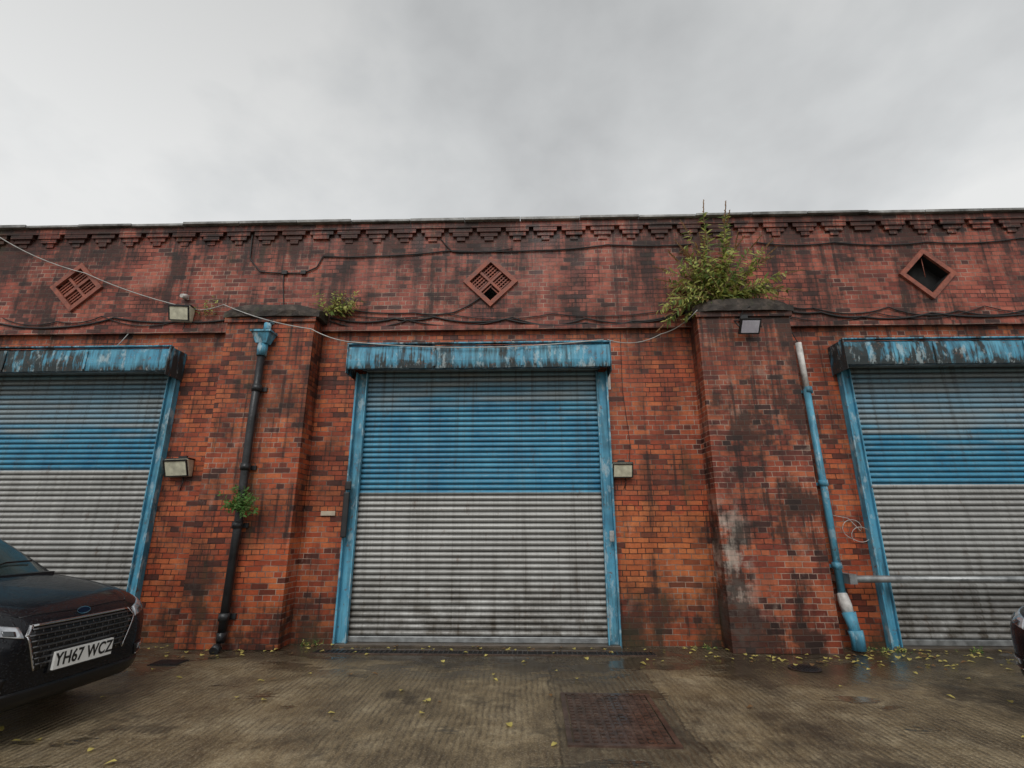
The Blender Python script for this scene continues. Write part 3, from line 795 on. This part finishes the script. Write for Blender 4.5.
    bm = bmesh.new(); bbox(bm, xp-.02, xp, -.26, .26, .425, .536); bbox(bm, xp-.05, xp-.021, -.28, .28, .41, .55, 1); from_bm(bm, 'number_plate', [M_plate, M_gr], E)
    cu = bpy.data.curves.new('t', 'FONT'); cu.body = plate_txt; cu.size = .112; cu.align_x = 'CENTER'; cu.align_y = 'CENTER'; cu.extrude = .001; cu.offset = .0022; cu.space_character = 1.05
    to = bpy.data.objects.new('t', cu); COL.objects.link(to); dg = bpy.context.evaluated_depsgraph_get(); dg.update()
    me = bpy.data.meshes.new_from_object(to.evaluated_get(dg)); bpy.data.objects.remove(to)
    me.materials.clear(); me.materials.append(M_ptxt)
    tx = bpy.data.objects.new('plate_characters', me); link(tx, E); tx.location = (xp+.002, 0, .481); tx.rotation_euler = (math.pi/2, 0, math.pi/2); tx.scale = (.88, 1, 1)
    bm = bmesh.new()
    for sg in (1, -1):
        pts = []
        for k in range(15):
            t = k/14; x = -.12-t*1.12; y = (.48+.28*math.sqrt(t))*sg; pts.append((x, y, hitd(x, y)+.0005))
        tube(bm, pts, .0035, 5)
    pts = [(-.085-.03*abs(y)/.5, y, hitd(-.085-.03*abs(y)/.5, y)+.0005) for y in [(-.48+k*.096) for k in range(11)]]
    tube(bm, pts, .004, 5)
    from_bm(bm, 'panel_gaps', M_gr, E)
    C = [(1.12, .74, .72, .96), (1.45, .79, .69, 1.14), (1.80, .80, .63, 1.32), (2.05, .80, .60, 1.41), (2.4, .80, .59, 1.455), (2.48, .80, .59, 1.46), (3.1, .80, .585, 1.465), (3.18, .80, .58, 1.46), (3.6, .79, .575, 1.40), (4.1, .75, .56, 1.24), (4.45, .70, .58, 1.07)]
    bm = bmesh.new(); rings = []
    for s, wb, wt, z in C:
        zb = .9; h = [(wb+.03, zb), (wb*.3+wt*.7+.03, max(zb+.03, z-.10)), (wt+.005, z-.03), (wt-.06, z-.006), (wt*.5, z+.008), (0, z+.014)]
        rings.append([bm.verts.new((-s, y, zz)) for y, zz in h]+[bm.verts.new((-s, -y, zz)) for y, zz in h[-2::-1]])
    n = len(rings[0])
    for i, (A, D) in enumerate(zip(rings, rings[1:])):
        for k in range(n-1):
            kk = min(k, n-2-k); f = bm.faces.new((A[k], A[k+1], D[k+1], D[k])); f.smooth = True
            roof = 3 <= i <= 7
            if kk == 0: mi = 1 if i in (4, 6) or i in (0, 9) else 0
            elif kk in (1, 2): mi = 1
            else: mi = 1 if roof else 0
            f.material_index = mi
    from_bm(bm, 'cabin', [M_glass, M_paint], E)
    bm = bmesh.new()
    tube(bm, [(-1.16, .05, 1.0), (-1.25, .35, 1.06), (-1.28, .62, 1.06)], .007, 5); tube(bm, [(-1.16, -.5, 1.0), (-1.25, -.2, 1.07), (-1.27, .02, 1.07)], .007, 5)
    bbox(bm, -1.2, -1.05, -.66, .66, .945, .975)
    from_bm(bm, 'wipers_and_cowl', M_gr, E)
    for sg in (1, -1):
        bm = bmesh.new(); bmesh.ops.create_uvsphere(bm, u_segments=20, v_segments=12, radius=1, matrix=Matrix.Translation((-1.85, sg*.97, 1.03)) @ Matrix.Diagonal((.09, .13, .075, 1)))
        bbox(bm, -1.89, -1.81, min(sg*.82, sg*.9), max(sg*.82, sg*.9), .97, 1.0); from_bm(bm, 'door_mirror', M_paint, E, True)
    for s in (.95, 3.80):
        for sg in (1, -1):
            bm = bmesh.new(); prof = [(.0, .20), (.04, .20), (.05, .22), (.03, .235), (.10, .245), (.112, .30), (.09, .328), (-.09, .328), (-.11, .30), (-.1, .24)]
            ns = 40; rg = []
            for k in range(ns):
                a = 2*math.pi*k/ns; rg.append([bm.verts.new((-s+math.cos(a)*r, sg*(.80+y), .33+math.sin(a)*r)) for y, r in prof])
            for k in range(ns):
                A, D = rg[k], rg[(k+1) % ns]
                for j in range(len(prof)-1):
                    f = bm.faces.new((A[j], A[j+1], D[j+1], D[j])); f.smooth = True; f.material_index = 1 if j < 3 else 0
            for k in range(10):
                a = 2*math.pi*k/10; m = Matrix.Translation((-s, sg*.85, .33)) @ Matrix.Rotation(a, 4, 'Y')
                bbox(bm, .03, .215, -.015, .015, -.014, .014, 1, m)
            m = Matrix.Translation((-s, sg*.85, .33)) @ Matrix.Rotation(math.pi/2, 4, 'X')
            bmesh.ops.create_cone(bm, cap_ends=True, segments=24, radius1=.06, radius2=.06, depth=.05, matrix=m)
            m = Matrix.Translation((-s, sg*.78, .33)) @ Matrix.Rotation(math.pi/2, 4, 'X')
            bmesh.ops.create_cone(bm, cap_ends=True, segments=24, radius1=.2, radius2=.2, depth=.02, matrix=m)
            from_bm(bm, 'wheel', [M_tyre, M_galv], E)
    E.location = loc; E.rotation_euler = (0, 0, rz); E.scale = (1, ysc, zsc)
    return E
make_car((-3.52, -2.84, 0), math.radians(-4), 'YH67 WCZ', 1.10, .95)
make_car((3.93, -3.12, 0), math.radians(180), 'YK15 DNO', 1.06)

# ------------------------------------------------------------------ world, sun, camera
w = NT('World', True); scene.world = w.m
tc = w.t.nodes.new('ShaderNodeTexCoord').outputs['Generated']
sky = w.t.nodes.new('ShaderNodeTexSky'); sky.sky_type = 'NISHITA'; sky.sun_disc = False
sky.sun_elevation = math.radians(42); sky.sun_rotation = math.radians(180); sky.dust_density = 3
x, y, z = w.sep(tc)[:3]
n1 = w.noise(w.scale(tc, (1.0, 1.4, 1.8), (3.1, .4, 1.7)), 1.4, 4, .5, .2)
n2 = w.noise(w.scale(tc, (1.2, 1, 1.8), (.7, 2.4, .3)), 3.6, 5, .55, .1)
cl = w.math('ADD', w.math('MULTIPLY', n1, .6), w.math('MULTIPLY', n2, .4))
cc = w.ramp(cl, [(.36, (.48, .49, .495)), (.5, (.585, .597, .60)), (.62, (.69, .695, .69))])
el = w.mr(z, .5, .92, 1.15, .74)
cc = w.mix(1., cc, w.comb(el, el, el), 'MULTIPLY')
cc = w.mix(1., cc, (12.5, 12.5, 12.5), 'MULTIPLY')
mixc = w.mix(.95, sky.outputs[0], cc)
bg = w.t.nodes.new('ShaderNodeBackground'); w.put(bg.inputs[0], mixc); bg.inputs[1].default_value = .085
ow = w.t.nodes.new('ShaderNodeOutputWorld'); w.t.links.new(bg.outputs[0], ow.inputs[0])
sl = bpy.data.lights.new('overcast_sun', 'SUN'); sl.energy = 1.5; sl.angle = math.radians(32); sl.color = (1, .98, .95)
so = bpy.data.objects.new('overcast_sun', sl); so.rotation_euler = (math.radians(46), 0, math.radians(-8)); link(so)
cam = bpy.data.cameras.new('camera'); co = bpy.data.objects.new('camera', cam); link(co)
cam.sensor_width = 36; cam.lens = 36*500/1024; cam.clip_end = 1000; cam.clip_start = .05
co.location = (0, -7.1, 1.5); co.rotation_euler = (math.radians(90+15.7), 0, math.radians(1.7))
scene.camera = co
scene.view_settings.view_transform = 'Standard'; scene.view_settings.look = 'None'; scene.view_settings.exposure = 0
